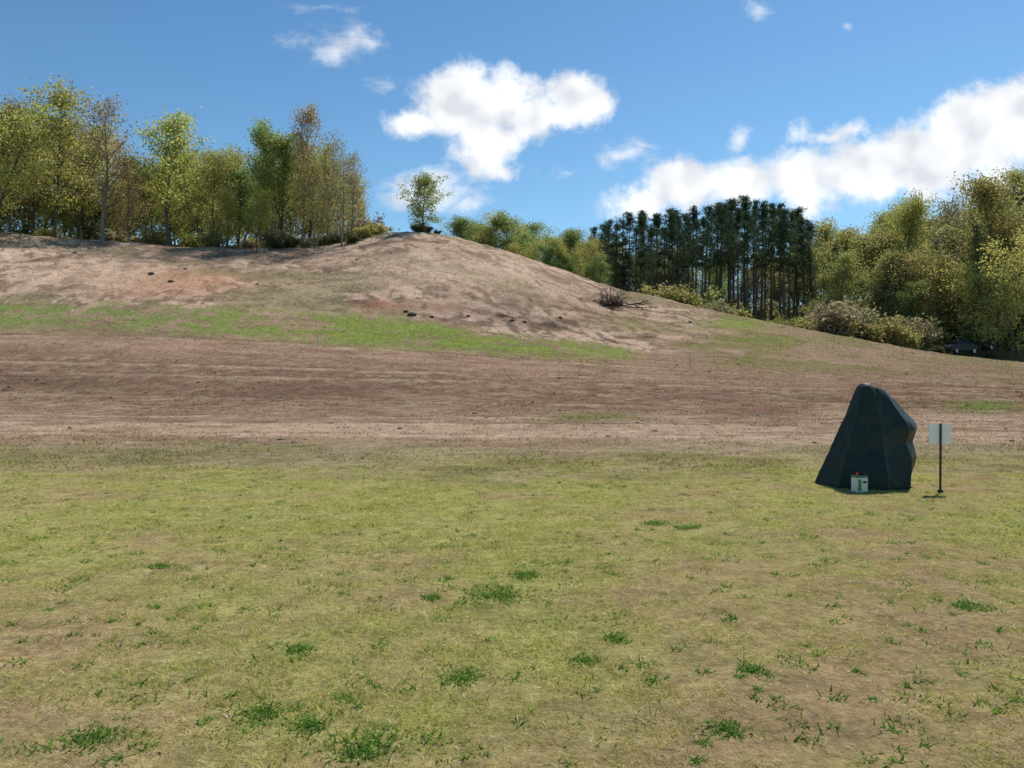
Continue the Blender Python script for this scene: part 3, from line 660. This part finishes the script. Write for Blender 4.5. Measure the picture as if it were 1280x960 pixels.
a=M('DIVIDE',sep.outputs[0],yy); b=M('DIVIDE',sep.outputs[2],yy)
cmb=N.new('ShaderNodeCombineXYZ'); L.new(a,cmb.inputs[0]); L.new(b,cmb.inputs[1]); P=cmb.outputs[0]
def NZ(vec,scale,det,rough=.55,col=False,dist=0):
    nd=N.new('ShaderNodeTexNoise'); nd.inputs['Scale'].default_value=scale; nd.inputs['Detail'].default_value=det; nd.inputs['Roughness'].default_value=rough; nd.inputs['Distortion'].default_value=dist; L.new(vec,nd.inputs['Vector']); return nd.outputs['Color' if col else 'Fac']
dv=VM('MULTIPLY',VM('SUBTRACT',NZ(P,11,4,.6,True),(.5,.5,.5)),(.06,.05,0))
Pd=VM('ADD',P,dv)
def group(EL):
    mx=None
    for (x,y,rx,ry,wt) in EL:
        v=VM('MULTIPLY',VM('SUBTRACT',Pd,((x-640)/F,(HZ-y)/F,0)),(F/(rx*1.15),F/(ry*1.15),0))
        f=M('MULTIPLY',M('SUBTRACT',1.0,VM('LENGTH',v,(0,0,0))),wt)
        mx=f if mx is None else M('SMOOTH_MAX',mx,f,.10)
    return mx
big=group([(572,126,60,50,1.1),(625,130,54,44,1.1),(525,152,42,24,.85),(606,180,52,38,1.0),(620,206,32,16,.7),(663,152,38,34,.9),(725,124,44,42,1.1),(692,148,28,22,.7),
    (800,250,48,26,.9),(850,232,58,34,1.05),(920,230,62,34,1.05),(1000,228,62,40,1.05),(1070,220,68,42,1.1),(1140,200,74,48,1.15),(1210,178,74,54,1.25),(1280,155,78,60,1.25),(1350,140,90,70,1.3),(1040,170,60,14,.45),(1240,230,66,24,.55)])
faint=group([(542,236,66,34,1.3),(505,248,46,18,1.0),(582,256,30,20,.9),(785,193,36,18,.9),(800,184,22,10,.8),(922,178,20,16,.9),(425,60,66,26,.7),(462,52,40,16,.6),(400,14,60,10,.4),(950,12,26,18,.5),(480,109,20,10,.5),(705,213,26,9,.6),(1058,40,12,8,.5)])
n1=NZ(P,15,9,.64); n1b=NZ(VM('ADD',P,(.014,.020,0)),13,2,.5); n1c=NZ(P,13,2,.5)
fld=M('ADD',big,M('MULTIPLY',M('SUBTRACT',n1,.5),1.6))
d1=MR(fld,-.02,.55,0,1)
nf=NZ(VM('MULTIPLY',P,(1,1.6,1)),18,9,.68)
d2=M('MULTIPLY',MR(M('ADD',faint,M('MULTIPLY',M('SUBTRACT',nf,.5),1.9)),.05,1.0,0,1),.72)
dens=M('MAXIMUM',d1,d2)
lit=M('MULTIPLY',M('SUBTRACT',n1c,n1b),1.2)
br=M('ADD',1.02,lit)
thick=MR(fld,.55,1.3,0,.09)
br=M('SUBTRACT',br,thick); br=M('MINIMUM',M('MAXIMUM',br,.8),1.1)
cc=N.new('ShaderNodeCombineColor'); L.new(M('MULTIPLY',br,.95),cc.inputs[0]); L.new(M('MULTIPLY',br,.975),cc.inputs[1]); L.new(M('ADD',M('MULTIPLY',br,.85),.16),cc.inputs[2])
tint=VM('MULTIPLY',sky.outputs[0],(.70,.98,1.06))
elv=N.new('ShaderNodeMix'); elv.data_type='RGBA'; L.new(MR(sep.outputs[2],.12,.46,0,1,False),elv.inputs['Factor']); elv.inputs['A'].default_value=(1.1,1.04,1.02,1); elv.inputs['B'].default_value=(.76,.86,.92,1)
tint=VM('MULTIPLY',tint,elv.outputs['Result'])
bg1=N.new('ShaderNodeBackground'); L.new(tint,bg1.inputs[0]); bg1.inputs[1].default_value=.12
bg2=N.new('ShaderNodeBackground'); L.new(cc.outputs[0],bg2.inputs[0]); bg2.inputs[1].default_value=1.0
front=MR(sep.outputs[1],.08,.2,0,1)
ms=N.new('ShaderNodeMixShader'); L.new(M('MULTIPLY',dens,front),ms.inputs[0]); L.new(bg1.outputs[0],ms.inputs[1]); L.new(bg2.outputs[0],ms.inputs[2])
wo=N.new('ShaderNodeOutputWorld'); L.new(ms.outputs[0],wo.inputs[0])
w.cycles.sampling_method='MANUAL'; w.cycles.sample_map_resolution=512

cam=bpy.data.cameras.new('camera'); cam.sensor_width=36; cam.lens=36*F/1280; cam.clip_end=3000; cam.clip_start=.05
co=bpy.data.objects.new('camera',cam); coll.objects.link(co); co.location=(0,0,CH); co.rotation_euler=(math.radians(90)-math.atan(10/F),0,0); sc.camera=co
sc.view_settings.view_transform='Standard'; sc.view_settings.look='None'; sc.view_settings.exposure=0
